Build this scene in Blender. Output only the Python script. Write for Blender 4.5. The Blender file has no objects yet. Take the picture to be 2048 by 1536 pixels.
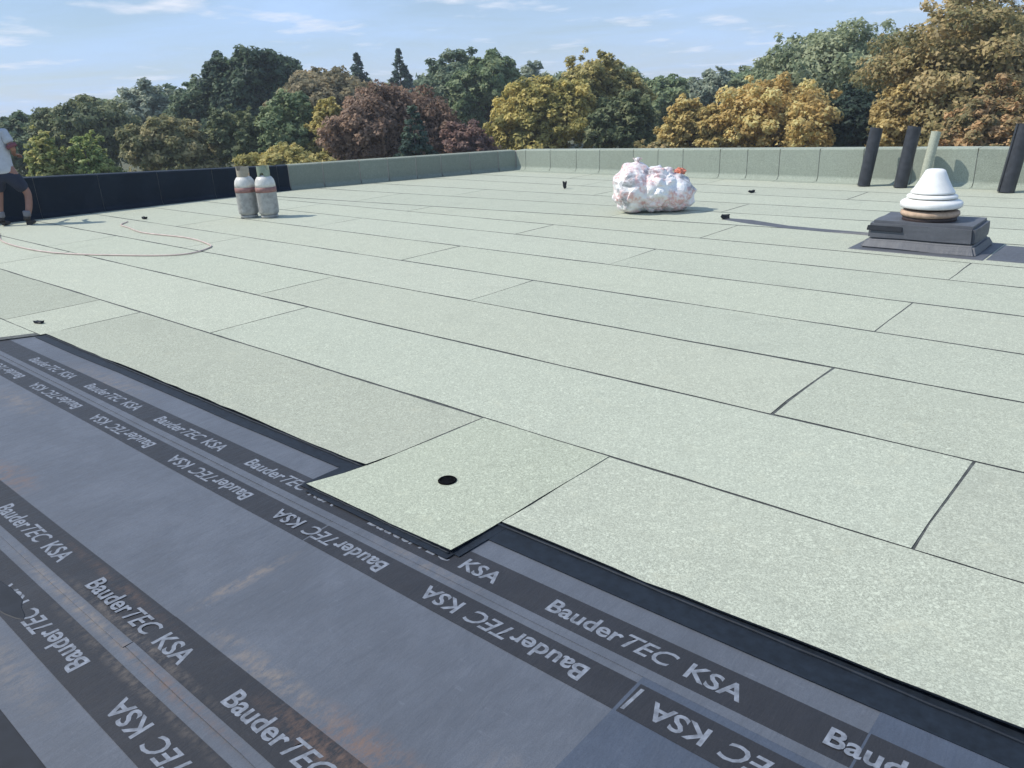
import bpy, bmesh, math, random
import numpy as np
from mathutils import Vector, Matrix, noise

random.seed(7)
scene = bpy.context.scene
COL = scene.collection

# ------------------------------------------------------------------ camera
EYE = Vector((0.0, 0.0, 1.77))
FWD = Vector((-0.62358, 0.69909, -0.34990)).normalized()
RGT = Vector((0.75606, 0.65313, -0.04250)).normalized()
UPV = RGT.cross(FWD).normalized()
cam_data = bpy.data.cameras.new('camera')
cam_data.sensor_width = 36.0
cam_data.lens = 36.0 * 1573.4 / 2048.0
cam_data.clip_start = 0.05
cam_data.clip_end = 3000.0
cam = bpy.data.objects.new('camera', cam_data)
COL.objects.link(cam)
cam.matrix_world = Matrix((
    (RGT.x, UPV.x, -FWD.x, EYE.x),
    (RGT.y, UPV.y, -FWD.y, EYE.y),
    (RGT.z, UPV.z, -FWD.z, EYE.z),
    (0, 0, 0, 1)))
scene.camera = cam

# ------------------------------------------------------------------ light
SUN_H = Vector((-0.79, -0.61, 0)).normalized()     # horizontal direction towards the sun
SUN_EL = math.radians(50)
SUN_DIR = Vector((SUN_H.x * math.cos(SUN_EL), SUN_H.y * math.cos(SUN_EL), math.sin(SUN_EL)))
sl = bpy.data.lights.new('sun', 'SUN')
sl.energy = 4.5
sl.angle = math.radians(0.6)
sl.color = (1.0, 0.94, 0.84)
sun = bpy.data.objects.new('sun', sl)
COL.objects.link(sun)
sun.rotation_euler = SUN_DIR.to_track_quat('Z', 'Y').to_euler()

world = bpy.data.worlds.new('World')
scene.world = world
world.use_nodes = True
wn, wl = world.node_tree.nodes, world.node_tree.links
wn.clear()
w_out = wn.new('ShaderNodeOutputWorld')
w_bg = wn.new('ShaderNodeBackground')
w_bg.inputs['Strength'].default_value = 0.09
sky = wn.new('ShaderNodeTexSky')
sky.sky_type = 'NISHITA'
sky.sun_disc = False
sky.sun_elevation = SUN_EL
sky.sun_rotation = math.atan2(SUN_DIR.x, SUN_DIR.y)
sky.air_density = 1.0
sky.dust_density = 0.15
sky.ozone_density = 3.0
# thin streaky cloud veil over the whole dome (flat layer seen in perspective)
tc = wn.new('ShaderNodeTexCoord')
sep = wn.new('ShaderNodeSeparateXYZ'); wl.new(tc.outputs['Generated'], sep.inputs[0])
zc = wn.new('ShaderNodeMath'); zc.operation = 'MAXIMUM'; zc.inputs[1].default_value = 0.0
wl.new(sep.outputs['Z'], zc.inputs[0])
za = wn.new('ShaderNodeMath'); za.operation = 'ADD'; za.inputs[1].default_value = 0.10
wl.new(zc.outputs[0], za.inputs[0])
dx = wn.new('ShaderNodeMath'); dx.operation = 'DIVIDE'
dy = wn.new('ShaderNodeMath'); dy.operation = 'DIVIDE'
wl.new(sep.outputs['X'], dx.inputs[0]); wl.new(za.outputs[0], dx.inputs[1])
wl.new(sep.outputs['Y'], dy.inputs[0]); wl.new(za.outputs[0], dy.inputs[1])
cmb = wn.new('ShaderNodeCombineXYZ')
wl.new(dx.outputs[0], cmb.inputs[0]); wl.new(dy.outputs[0], cmb.inputs[1])
n1 = wn.new('ShaderNodeTexNoise'); n1.inputs['Scale'].default_value = 0.55
n1.inputs['Detail'].default_value = 7; n1.inputs['Roughness'].default_value = 0.6
n1.inputs['Distortion'].default_value = 0.4
wl.new(cmb.outputs[0], n1.inputs['Vector'])
r1 = wn.new('ShaderNodeMapRange'); r1.inputs['From Min'].default_value = 0.36
r1.inputs['From Max'].default_value = 0.72; r1.inputs['To Min'].default_value = 0.38; r1.inputs['To Max'].default_value = 0.85
wl.new(n1.outputs['Fac'], r1.inputs['Value'])
n2 = wn.new('ShaderNodeTexNoise'); n2.inputs['Scale'].default_value = 1.9
n2.inputs['Detail'].default_value = 6; n2.inputs['Roughness'].default_value = 0.55
wl.new(cmb.outputs[0], n2.inputs['Vector'])
r2 = wn.new('ShaderNodeMapRange'); r2.inputs['From Min'].default_value = 0.56
r2.inputs['From Max'].default_value = 0.74; r2.inputs['To Max'].default_value = 0.85
wl.new(n2.outputs['Fac'], r2.inputs['Value'])
mixc = wn.new('ShaderNodeMix'); mixc.data_type = 'RGBA'
wl.new(r1.outputs[0], mixc.inputs['Factor'])
wl.new(sky.outputs[0], mixc.inputs['A'])
mixc.inputs['B'].default_value = (6.1, 8.7, 13.2, 1)
mixd = wn.new('ShaderNodeMix'); mixd.data_type = 'RGBA'
wl.new(r2.outputs[0], mixd.inputs['Factor'])
wl.new(mixc.outputs['Result'], mixd.inputs['A'])
mixd.inputs['B'].default_value = (10.0, 10.5, 11.8, 1)
wl.new(mixd.outputs['Result'], w_bg.inputs['Color'])
wl.new(w_bg.outputs[0], w_out.inputs['Surface'])

vs = scene.view_settings
vs.view_transform = 'Standard'
vs.look = 'None'
vs.exposure = 0.0
vs.gamma = 1.0
vs.use_curve_mapping = False
scene.render.film_transparent = False
scene.cycles.max_bounces = 5
scene.cycles.diffuse_bounces = 3
scene.cycles.glossy_bounces = 2
scene.cycles.volume_bounces = 0
scene.cycles.transparent_max_bounces = 8

# ------------------------------------------------------------------ helpers
def link(o, parent=None):
    COL.objects.link(o)
    if parent is not None:
        o.parent = parent
    return o

def tag(o, label=None, cat=None, group=None, kind=None):
    if label: o['label'] = label
    if cat: o['category'] = cat
    if group: o['group'] = group
    if kind: o['kind'] = kind
    return o

def empty(name, loc=(0, 0, 0), rz=0.0):
    o = bpy.data.objects.new(name, None)
    o.empty_display_size = 0.2
    o.location = loc
    o.rotation_euler = (0, 0, rz)
    return link(o)

def mesh_obj(name, verts, faces, mat, parent=None, smooth=False, loc=None):
    me = bpy.data.meshes.new(name)
    me.from_pydata([tuple(v) for v in verts], [], [tuple(f) for f in faces])
    me.update()
    if smooth:
        me.polygons.foreach_set('use_smooth', [True] * len(me.polygons))
    if mat is not None:
        me.materials.append(mat)
    o = bpy.data.objects.new(name, me)
    if loc is not None: o.location = loc
    return link(o, parent)

def bm_obj(name, bm, mat, parent=None, smooth=False, loc=None):
    bmesh.ops.recalc_face_normals(bm, faces=bm.faces[:])
    me = bpy.data.meshes.new(name)
    bm.to_mesh(me); bm.free()
    if smooth:
        me.polygons.foreach_set('use_smooth', [True] * len(me.polygons))
    me.materials.append(mat)
    o = bpy.data.objects.new(name, me)
    if loc is not None: o.location = loc
    return link(o, parent)

def lathe(profile, seg=32, closed=False):
    """surface of revolution about z; profile = [(r, z), ...]"""
    V, F = [], []
    for r, z in profile:
        for k in range(seg):
            a = 2 * math.pi * k / seg
            V.append((r * math.cos(a), r * math.sin(a), z))
    n = len(profile)
    rng = range(n if closed else n - 1)
    for i in rng:
        j = (i + 1) % n
        for k in range(seg):
            k2 = (k + 1) % seg
            F.append((i * seg + k, i * seg + k2, j * seg + k2, j * seg + k))
    if not closed:
        F.append(tuple(reversed(range(seg))))
        F.append(tuple((n - 1) * seg + k for k in range(seg)))
    return V, F

def tube(points, radius, seg=8, radii=None):
    P = [Vector(p) for p in points]
    V, F = [], []
    up = Vector((0, 0, 1))
    for i, p in enumerate(P):
        t = (P[min(i + 1, len(P) - 1)] - P[max(i - 1, 0)]).normalized()
        a = t.cross(up)
        if a.length < 1e-3: a = t.cross(Vector((1, 0, 0)))
        a.normalize(); b = a.cross(t)
        r = radii[i] if radii else radius
        for k in range(seg):
            an = 2 * math.pi * k / seg
            V.append(p + a * (r * math.cos(an)) + b * (r * math.sin(an)))
    for i in range(len(P) - 1):
        for k in range(seg):
            k2 = (k + 1) % seg
            F.append((i * seg + k, i * seg + k2, (i + 1) * seg + k2, (i + 1) * seg + k))
    F.append(tuple(reversed(range(seg))))
    F.append(tuple((len(P) - 1) * seg + k for k in range(seg)))
    return V, F

def smooth_path(pts, n=6):
    P = [Vector(p) for p in pts]
    out = []
    for i in range(len(P) - 1):
        p0, p1, p2, p3 = P[max(i - 1, 0)], P[i], P[i + 1], P[min(i + 2, len(P) - 1)]
        for k in range(n):
            t = k / n
            out.append(0.5 * ((2 * p1) + (p2 - p0) * t + (2 * p0 - 5 * p1 + 4 * p2 - p3) * t * t
                              + (3 * p1 - p0 - 3 * p2 + p3) * t ** 3))
    out.append(P[-1])
    return out

# ------------------------------------------------------------------ materials
class NT:
    def __init__(self, name):
        self.m = bpy.data.materials.new(name); self.m.use_nodes = True
        self.t = self.m.node_tree; self.n = self.t.nodes; self.l = self.t.links
        self.bsdf = self.n['Principled BSDF']
        self.co = self.n.new('ShaderNodeTexCoord').outputs['Object']
    def mapping(self, scale=(1, 1, 1), rot=(0, 0, 0), loc=(0, 0, 0), src=None):
        m = self.n.new('ShaderNodeMapping')
        m.inputs['Scale'].default_value = scale
        m.inputs['Rotation'].default_value = rot
        m.inputs['Location'].default_value = loc
        self.l.new(src or self.co, m.inputs['Vector']); return m.outputs[0]
    def noise(self, scale, detail=3, rough=0.5, vec=None, dist=0.0):
        n = self.n.new('ShaderNodeTexNoise')
        n.inputs['Scale'].default_value = scale; n.inputs['Detail'].default_value = detail
        n.inputs['Roughness'].default_value = rough; n.inputs['Distortion'].default_value = dist
        self.l.new(vec or self.co, n.inputs['Vector']); return n.outputs['Fac']
    def rng(self, v, a, b, c=0.0, d=1.0):
        n = self.n.new('ShaderNodeMapRange'); n.inputs['From Min'].default_value = a
        n.inputs['From Max'].default_value = b; n.inputs['To Min'].default_value = c
        n.inputs['To Max'].default_value = d; self.l.new(v, n.inputs['Value']); return n.outputs[0]
    def mix(self, f, a, b, mode='MIX'):
        n = self.n.new('ShaderNodeMix'); n.data_type = 'RGBA'; n.blend_type = mode
        for s, x in (('Factor', f), ('A', a), ('B', b)):
            if isinstance(x, (int, float)): n.inputs[s].default_value = x
            elif isinstance(x, (tuple, list)): n.inputs[s].default_value = (*x[:3], 1)
            else: self.l.new(x, n.inputs[s])
        return n.outputs['Result']
    def math(self, op, a, b=None):
        n = self.n.new('ShaderNodeMath'); n.operation = op
        for i, x in enumerate((a, b)):
            if x is None: continue
            if isinstance(x, (int, float)): n.inputs[i].default_value = x
            else: self.l.new(x, n.inputs[i])
        return n.outputs[0]
    def ball(self, c, r):
        """soft elliptical mask about a point in object space; r = (along u, along v)"""
        s = self.n.new('ShaderNodeVectorMath'); s.operation = 'SUBTRACT'
        self.l.new(self.co, s.inputs[0]); s.inputs[1].default_value = c
        m = self.n.new('ShaderNodeVectorMath'); m.operation = 'MULTIPLY'
        self.l.new(s.outputs[0], m.inputs[0]); m.inputs[1].default_value = (1 / r[0], 1 / r[1], 0)
        d = self.n.new('ShaderNodeVectorMath'); d.operation = 'LENGTH'
        self.l.new(m.outputs[0], d.inputs[0])
        return self.rng(d.outputs['Value'], 0.25, 1.0, 1.0, 0.0)
    def bump(self, h, strength=0.3, dist=0.01):
        b = self.n.new('ShaderNodeBump'); b.inputs['Strength'].default_value = strength
        b.inputs['Distance'].default_value = dist
        self.l.new(h, b.inputs['Height']); self.l.new(b.outputs[0], self.bsdf.inputs['Normal'])
    def set(self, color=None, rough=0.6, metal=0.0, spec=None):
        if color is not None:
            if isinstance(color, (tuple, list)): self.bsdf.inputs['Base Color'].default_value = (*color[:3], 1)
            else: self.l.new(color, self.bsdf.inputs['Base Color'])
        if isinstance(rough, (int, float)): self.bsdf.inputs['Roughness'].default_value = rough
        else: self.l.new(rough, self.bsdf.inputs['Roughness'])
        self.bsdf.inputs['Metallic'].default_value = metal
        if spec is not None: self.bsdf.inputs['Specular IOR Level'].default_value = spec
        return self.m

def plain(name, c, rough=0.6, var=0.25, scale=6.0, metal=0.0, spec=None):
    t = NT(name)
    f = t.rng(t.noise(scale, 5, 0.6), 0.3, 0.7)
    col = t.mix(f, tuple(x * (1 - var) for x in c), tuple(min(1, x * (1 + var)) for x in c))
    return t.set(col, rough, metal, spec)

def granule_mat(name, c, worn):
    t = NT(name)
    fine = t.noise(170, 2, 0.7)
    vor = t.n.new('ShaderNodeTexVoronoi'); vor.inputs['Scale'].default_value = 230
    t.l.new(t.co, vor.inputs['Vector'])
    sepc = t.n.new('ShaderNodeSeparateColor'); t.l.new(vor.outputs['Color'], sepc.inputs[0])
    mid = t.noise(9, 5, 0.65)
    big = t.noise(0.8, 4, 0.6)
    vor2 = t.n.new('ShaderNodeTexVoronoi'); vor2.inputs['Scale'].default_value = 95
    t.l.new(t.co, vor2.inputs['Vector'])
    sep2 = t.n.new('ShaderNodeSeparateColor'); t.l.new(vor2.outputs['Color'], sep2.inputs[0])
    c1 = t.mix(t.rng(sepc.outputs[0], 0, 1), tuple(x * 0.62 for x in c), tuple(x * 1.36 for x in c))
    c1 = t.mix(t.rng(sep2.outputs[0], .80, .95, 0, .40), c1, tuple(x * 0.55 for x in c))
    c1 = t.mix(t.rng(sep2.outputs[1], .86, .97, 0, .55), c1, tuple(min(.85, x * 1.65) for x in c))
    c1 = t.mix(t.rng(fine, 0.3, 0.7, 0.0, 0.4), c1, tuple(x * 0.82 for x in c))
    c1 = t.mix(t.rng(mid, 0.35, 0.75, 0.0, 0.30), c1, worn)
    smud = t.noise(2.6, 7, 0.7, None, .8)
    c1 = t.mix(t.rng(smud, 0.55, 0.70, 0.0, 0.45), c1, tuple(x * .74 for x in c))
    dust = t.noise(5.5, 8, 0.75, t.mapping((1, 1, 1), (0, 0, .7), (7, 3, 0)))
    c1 = t.mix(t.rng(dust, 0.57, 0.70, 0.0, 0.5), c1, (c[0] * 1.14, c[1] * 1.09, c[2] * 1.04))
    c1 = t.mix(t.rng(big, 0.4, 0.7, 0.0, 0.25), c1, tuple(x * 1.05 for x in c))
    oi = t.n.new('ShaderNodeObjectInfo')
    c1 = t.mix(1.0, c1, oi.outputs['Color'], 'MULTIPLY')
    t.bump(t.math('ADD', fine, sepc.outputs[1]), 0.45, 0.003)
    return t.set(c1, 0.9, 0, 0.25)

GREEN = granule_mat('green mineral granules', (0.430, 0.452, 0.364), (0.355, 0.375, 0.308))
BLACK = plain('black bitumen', (0.012, 0.015, 0.021), 0.6, 0.3, 12, spec=0.3)
BEAD = plain('bitumen bead', (0.010, 0.015, 0.023), 0.6, 0.35, 30, spec=0.25)

def film_mat(name, c, stains, r0=.46, spec=.45):
    """grey torch-off film with pulled cross wrinkles, dust and rust-brown stains"""
    t = NT(name)
    streak = t.noise(3.0, 6, 0.65, t.mapping((7, 1.5, 1), (0, 0, 0.12)), 0.6)
    fine = t.noise(60, 3, 0.6, t.mapping((2, 0.5, 1), (0, 0, 0.1)))
    blot = t.noise(1.7, 8, 0.68, None, .5)
    blot2 = t.noise(16, 9, 0.78, t.mapping((1.6, 0.8, 1), (0, 0, .2)))
    grain = t.noise(240, 2, 0.6)
    scuff = t.noise(11, 8, 0.75, t.mapping((1, 3.5, 1), (0, 0, -.5)))
    col = t.mix(t.rng(streak, 0.3, 0.7), tuple(x * 0.88 for x in c), tuple(x * 1.12 for x in c))
    col = t.mix(t.rng(fine, 0.35, 0.7, 0, 0.3), col, tuple(x * 1.3 for x in c))
    col = t.mix(t.rng(blot, 0.40, 0.70, 0, 0.5), col, tuple(x * .52 + .012 for x in c))
    col = t.mix(t.rng(blot, 0.50, 0.30, 0, 0.35), col, tuple(x * 1.15 + .03 for x in c))
    col = t.mix(t.rng(grain, 0.35, 0.7, 0, 0.5), col, tuple(x * .62 for x in c))
    col = t.mix(t.rng(scuff, 0.60, 0.70, 0, 0.35), col, tuple(x * 1.5 + .02 for x in c))
    for (p, r, sc, amt) in stains:
        m = t.math('MULTIPLY', t.ball(p, r), t.rng(blot2, 0.44, 0.60, 0, amt * .75))
        col = t.mix(m, col, sc)
    t.bump(t.math('ADD', t.math('MULTIPLY', streak, 1.2), t.math('MULTIPLY', fine, 0.4)), 0.28, 0.012)
    return t.set(col, t.rng(blot2, 0.3, 0.7, r0, r0 + .18), 0, spec)

RUST = (0.17, 0.105, 0.075); TAN = (0.21, 0.175, 0.145)
FILM = film_mat('grey torch film', (0.094, 0.106, 0.130), [
    ((-1.50, 1.00, 0), (.40, .10), RUST, 0.95), ((-2.05, 1.01, 0), (.45, .06), TAN, 0.85), ((-2.57, 1.25, 0), (.05, .28), TAN, 0.95),
    ((-4.42, 1.01, 0), (.35, .12), RUST, 0.9), ((-5.5, 1.98, 0), (.8, .12), TAN, 0.6), ((-3.0, .765, 0), (.8, .035), TAN, 0.85), ((-2.2, .77, 0), (.5, .035), RUST, 0.6),
    ((-5.6, 1.45, 0), (.5, .12), TAN, 0.6), ((-2.75, 0.47, 0), (.4, .08), TAN, 0.5), ((-2.1, 1.76, 0), (.4, .04), TAN, 0.5), ((-1.0, 1.2, 0), (.3, .1), TAN, .4)])
FILM_BLUE = film_mat('bluish torch film', (0.060, 0.076, 0.108), [((-0.8, 1.0, 0), (.3, .1), TAN, 0.4)])
BAND = film_mat('dark selvage band', (0.024, 0.025, 0.030), [
    ((-1.60, 0.93, 0), (.45, .06), RUST, 0.7), ((-2.6, 0.82, 0), (.7, .03), TAN, 0.6), ((-3.0, 0.93, 0), (.6, .03), RUST, 0.45), ((-2.4, .71, 0), (.8, .03), TAN, .4)], .45, .35)
PRINT = plain('pale grey print', (0.165, 0.182, 0.215), 0.55, 0.45, 30)
WALLCORE = plain('parapet masonry', (0.30, 0.28, 0.25), 0.9, 0.2, 4)

# ================================================================== SETTING
def left_u(v):
    """plan line of the left parapet's inner face"""
    if v <= 9.4: return -15.62 + (v - 3.8) * (1.05 / 5.6)
    return -14.57 + (v - 9.4) * (2.20 / 4.95)
RIGHT_V = 14.36

# ground far below the roof
t = NT('rough grass ground')
gcol = t.mix(t.rng(t.noise(0.25, 6, 0.6), 0.35, 0.65), (0.045, 0.065, 0.02), (0.10, 0.085, 0.04))
GROUND = t.set(gcol, 0.95)
R0 = 410
gv = [(0, 0, -7.0)] + [(R0 * math.cos(a), R0 * math.sin(a), -7.0) for a in [2 * math.pi * k / 48 for k in range(48)]]
gf = [(0, 1 + k, 1 + (k + 1) % 48) for k in range(48)]
tag(mesh_obj('ground', gv, gf, GROUND), kind='structure')

# flat roof slab (with the storey under it) -----------------------------------
plan = [(-17.4, -7), (9, -7), (9, RIGHT_V + .36), (left_u(RIGHT_V + .36) - .36, RIGHT_V + .36), (left_u(9.4) - .36, 9.4), (left_u(3.8) - .36, 3.8), (-17.4, -4)]
nv = len(plan)
V = [(x, y, 0.0) for x, y in plan] + [(x, y, -7.2) for x, y in plan]
F = [tuple(range(nv)), tuple(reversed(range(nv, 2 * nv)))] + [(i, nv + i, nv + (i + 1) % nv, (i + 1) % nv) for i in range(nv)]
roof = tag(mesh_obj('flat_roof', V, F, BLACK), kind='structure')

def slab_grid(name, u0, u1, v0, v1, z0, z1, mat, parent, nu=None, nw=3, wob=0.006, lift=0.0, seed=0, tilt=0.0, zw=0.0003, side=None, seg=.35):
    """thin sheet between edge functions v0(u), v1(u) and end lines u0(v), u1(v); ends and edges slightly wavy"""
    f = lambda x: x if callable(x) else (lambda _ , x=x: x)
    u0, u1, v0, v1 = f(u0), f(u1), f(v0), f(v1)
    vm = (v0(0) + v1(0)) / 2
    L = abs(u1(vm) - u0(vm))
    nu = nu or max(3, int(L / seg))
    V, F = [], []
    for layer in (0, 1):
        for i in range(nu + 1):
            for j in range(nw + 1):
                s, w = i / nu, j / nw
                uu = u0(vm) + (u1(vm) - u0(vm)) * s
                va, vb = v0(uu), v1(uu)
                vv = va + (vb - va) * w
                ua, ub = u0(vv), u1(vv)
                uu = ua + (ub - ua) * s
                q = noise.noise(Vector((uu * 1.3 + seed * 7.7, vv * 1.3, seed * 3.1)))
                q2 = noise.noise(Vector((uu * 7.1 + seed * 5.7, vv * 7.1, seed * 1.1 + 9)))
                if j in (0, nw): vv += wob * q + wob * 0.5 * q2
                if i in (0, nu): uu += wob * q + wob * 0.6 * q2
                zz = z1 if layer == 0 else z0
                zz += zw * q + tilt * (1 - w) if layer == 0 else 0
                if lift and j == 0:
                    l = lift * (0.6 + 0.5 * q + 0.4 * q2)
                    zz += max(0, l)
                V.append((uu, vv, zz))
    A = (nu + 1) * (nw + 1)
    g = lambda i, j, k=0: k * A + i * (nw + 1) + j
    for i in range(nu):
        for j in range(nw):
            F.append((g(i, j), g(i + 1, j), g(i + 1, j + 1), g(i, j + 1)))
            F.append((g(i, j, 1), g(i, j + 1, 1), g(i + 1, j + 1, 1), g(i + 1, j, 1)))
        F.append((g(i, 0), g(i, 0, 1), g(i + 1, 0, 1), g(i + 1, 0)))
        F.append((g(i, nw), g(i + 1, nw), g(i + 1, nw, 1), g(i, nw, 1)))
    for j in range(nw):
        F.append((g(0, j), g(0, j + 1), g(0, j + 1, 1), g(0, j, 1)))
        F.append((g(nu, j), g(nu, j, 1), g(nu, j + 1, 1), g(nu, j + 1)))
    o = mesh_obj(name, V, F, mat, parent)
    if side is not None:
        o.data.materials.append(side)
        mi = [0] * len(F)
        for k in range(len(F)):
            if max(F[k]) >= A and min(F[k]) < A: mi[k] = 1
        o.data.polygons.foreach_set('material_index', mi)
    return o

# ---- underlay sheets with printed bands -------------------------------------
def lettering(text_parts, length, height):
    """flat lettering mesh lying in x/y, origin at its centre"""
    bm = bmesh.new(); x = 0.0
    for body, shear, bold, gap in text_parts:
        cu = bpy.data.curves.new('lettering', 'FONT')
        cu.body = body; cu.size = 1.0; cu.shear = shear; cu.offset = bold; cu.resolution_u = 3
        ob = bpy.data.objects.new('lettering', cu); COL.objects.link(ob)
        dg = bpy.context.evaluated_depsgraph_get()
        me = bpy.data.meshes.new_from_object(ob.evaluated_get(dg))
        bpy.data.objects.remove(ob)
        xs = [v.co.x for v in me.vertices]; lo, hi = min(xs), max(xs)
        for v in me.vertices: v.co.x += x - lo
        bm.from_mesh(me); bpy.data.meshes.remove(me)
        x += hi - lo + gap
    total = max(v.co.x for v in bm.verts)
    hh = 0.70
    for v in bm.verts:
        v.co.x = (v.co.x / total - 0.5) * length
        v.co.y = (v.co.y / hh - 0.5) * height
        v.co.z = 0
    me = bpy.data.meshes.new('lettering'); bm.to_mesh(me); bm.free()
    me.materials.append(PRINT)
    return me
WORDS = lettering([('Bauder', 0.0, 0.022, 0.07), ('TEC', 0.28, 0.012, 0.42), ('KSA', 0.0, 0.020, 0.0)], 0.75, 0.072)
SLASH = lettering([('/', 0.0, 0.02, 0.0)], 0.035, 0.10)

def band(sheet, u0, u1, v0, v1, z, mat=None):
    return slab_grid('printed_band', u0, u1, v0, v1, z - 0.0008, z, mat or BAND, sheet, nw=2, wob=0.002, seed=int(v0 * 91) % 17, zw=0.0)
def print_text(sheet, u, v, z, flip):
    o = bpy.data.objects.new('lettering', WORDS)
    o.location = (u, v, z); o.rotation_euler = (0, 0, math.pi if flip else 0)
    return link(o, sheet)

ZU = 0.006
# upper sheet: runs on under the green sheets
s1a = slab_grid('underlay_sheet', lambda v: -7.39 + (v - 1.9) * 0.55, -0.40, 1.745, 2.75, 0.0045, ZU + .005, FILM, roof, nw=5, wob=0.004, seed=1)
s1b = slab_grid('underlay_sheet', -0.43, 4.0, 1.745, 2.75, 0.0090, ZU + .0075, FILM_BLUE, roof, nw=5, wob=0.004, seed=2)
band(s1a, -7.30, -0.405, 1.785, 1.94, ZU + .0058)
band(s1b, -0.425, 4.0, 1.785, 1.94, ZU + .0083)
k = -1.145
while k > -7.0:
    print_text(s1a, k, 1.862, ZU + .0063, False); k -= 1.0
for k in (-0.145, 0.855): print_text(s1b if k > -.1 else s1b, k, 1.862, ZU + .0088, False)
# middle sheets: film between a rotated band (upper edge) and an upright band (lower edge)
s2a = slab_grid('underlay_sheet', -8.2, -2.56, 0.765, 1.76, 0.002, ZU, FILM, roof, nw=8, wob=0.004, seed=3, zw=.0012)
s2b = slab_grid('underlay_sheet', lambda v: -2.60 + (v - 1.2) * -0.10, -1.03, 0.765, 1.76, 0.004, ZU + .0028, FILM, roof, nw=8, wob=0.010, seed=4, zw=.0012)
s2c = slab_grid('underlay_sheet', -1.055, 4.0, 0.765, 1.76, 0.006, ZU + .0045, FILM_BLUE, roof, nw=8, wob=0.006, seed=5, zw=.0012)
for s, a, b, z in ((s2a, -8.1, -2.55, ZU + .0014), (s2b, lambda v: -2.594 + (v - 1.2) * -0.10, -1.035, ZU + .0042), (s2c, -1.045, 4.0, ZU + .0058)):
    band(s, a, b, 1.57, 1.712, z)
    band(s, a, b, 0.80, 0.965, z)
k = -0.475
while k > -7.6:
    s, z = (s2c, ZU + .0063) if k > -1 else ((s2b, ZU + .0047) if k > -2.4 else (s2a, ZU + .0019))
    if abs(k + 2.55) < .4: z = ZU + .0047
    print_text(s, k - (0.12 if k > -1 else 0), 1.638, z, True); k -= 0.985 if k < -1 else 1.11
k = -1.66
while k > -7.6:
    print_text(s2b if k > -2.4 else s2a, k, 0.875, ZU + (.0047 if k > -2.95 else .0019), False); k -= 1.02
o = bpy.data.objects.new('lettering', SLASH); o.location = (-1.03, 1.643, ZU + .0063); o.rotation_euler = (0, 0, .15); link(o, s2c)
# lowest sheet, cut off along its lower edge above the dark roof base
s3 = slab_grid('underlay_sheet', -8.2, 3.0, 0.385, 0.775, 0.0005, 0.003, FILM, roof, nw=5, wob=0.006, seed=6)
band(s3, -8.1, 3.0, 0.555, 0.725, 0.0045)
k = -1.93
while k > -7.6:
    print_text(s3, k, 0.625, 0.0050, True); k -= 1.02
# flat dark patch at the left edge of the view
sv_ = []
for k in range(40):
    a = 2 * math.pi * k / 40; q = 1 + .3 * noise.noise(Vector((math.cos(a) * 1.6, math.sin(a) * 1.6, 4)))
    sv_.append((.20 * q * math.cos(a), .045 * q * math.sin(a), 0.0))
V = [(x, y, .0014) for x, y, z in sv_] + [(x * 1.04, y * 1.06, 0) for x, y, z in sv_]
F = [tuple(range(40))] + [(40 + k, 40 + (k + 1) % 40, (k + 1) % 40, k) for k in range(40)]
mesh_obj('dark_patch', V, F, BLACK, s3, False, (-3.27, 0.605, 0.0048))

# ---- green mineral cap sheets -------------------------------------------------
GT = 0.021          # top of the green sheets
rowv = [2.17, 2.987, 3.947, 4.885, 5.80, 6.76, 7.70, 8.52]
def ledge(c, k=0.0): return lambda u, c=c, k=k: c + k * (u + 5)
rows = [ledge(x) for x in rowv]
rows.append(lambda u: 8.9 + (u + 12) * 0.085 if u < -3.5 else 9.62 + (u + 3.5) * .02)
rows += [ledge(10.45, .05), ledge(11.35, .03), ledge(12.3), ledge(13.25), ledge(RIGHT_V + .1)]
cuts = {
    0: [-13.2, -8.01, -7.15, -2.915, -2.03, 3.1],
    1: [-11.2, -5.94, -0.61, 4.6],
    2: [-11.95, -6.77, -1.61, 3.55],
    3: [-10.0, -4.82, 0.35, 5.5],
    4: [-11.95, -6.77, -1.65, 3.5],
    5: [-9.8, -4.6, 0.55, 5.7],
    6: [-11.9, -6.70, -1.62, 3.5],
    7: [-9.7, -4.5, 0.7, 5.8],
    8: [-11.6, -6.4, -1.2, 4.0], 9: [-10.4, -5.2, 0.0, 5.0], 10: [-8.0, -2.9, 2.2], 11: [-9.0, -4.1, 1.0, 6.0], 12: [-10.0, -7.0, -1.9, 3.2]}
GAP = 0.0062
SEAM = plain('seam bitumen with loose granules', (0.065, 0.070, 0.066), 0.8, 0.6, 25)
slab_grid('bitumen_bed', lambda v: left_u(v) - .03, 8.9, 2.32, RIGHT_V + .05, .0150, GT - .0009, SEAM, roof, nw=12, wob=.0, seed=71, zw=.0)
slab_grid('bitumen_bed', lambda v: -16.5, lambda v: -7.30 + (v - 1.9) * 0.55, lambda u: -2.0 if u < -8.3 else 1.66, 2.318, .0150, GT - .0009, SEAM, roof, nw=4, wob=.0, seed=72, zw=.0)
tone = random.Random(3)
fixed = {(0, 0): .97, (0, 1): .86, (0, 2): 1.0, (0, 3): .88, (0, 5): .97, (1, 3): .93, (1, 0): 1.04, (1, 1): 1.04, (1, 2): 1.0,
         (2, 2): .98, (2, 3): .95, (3, 2): .97}
patch_l = lambda v: -2.885 - .075 * (2.99 - v) - .2 * max(0, 2.17 - v)
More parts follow.
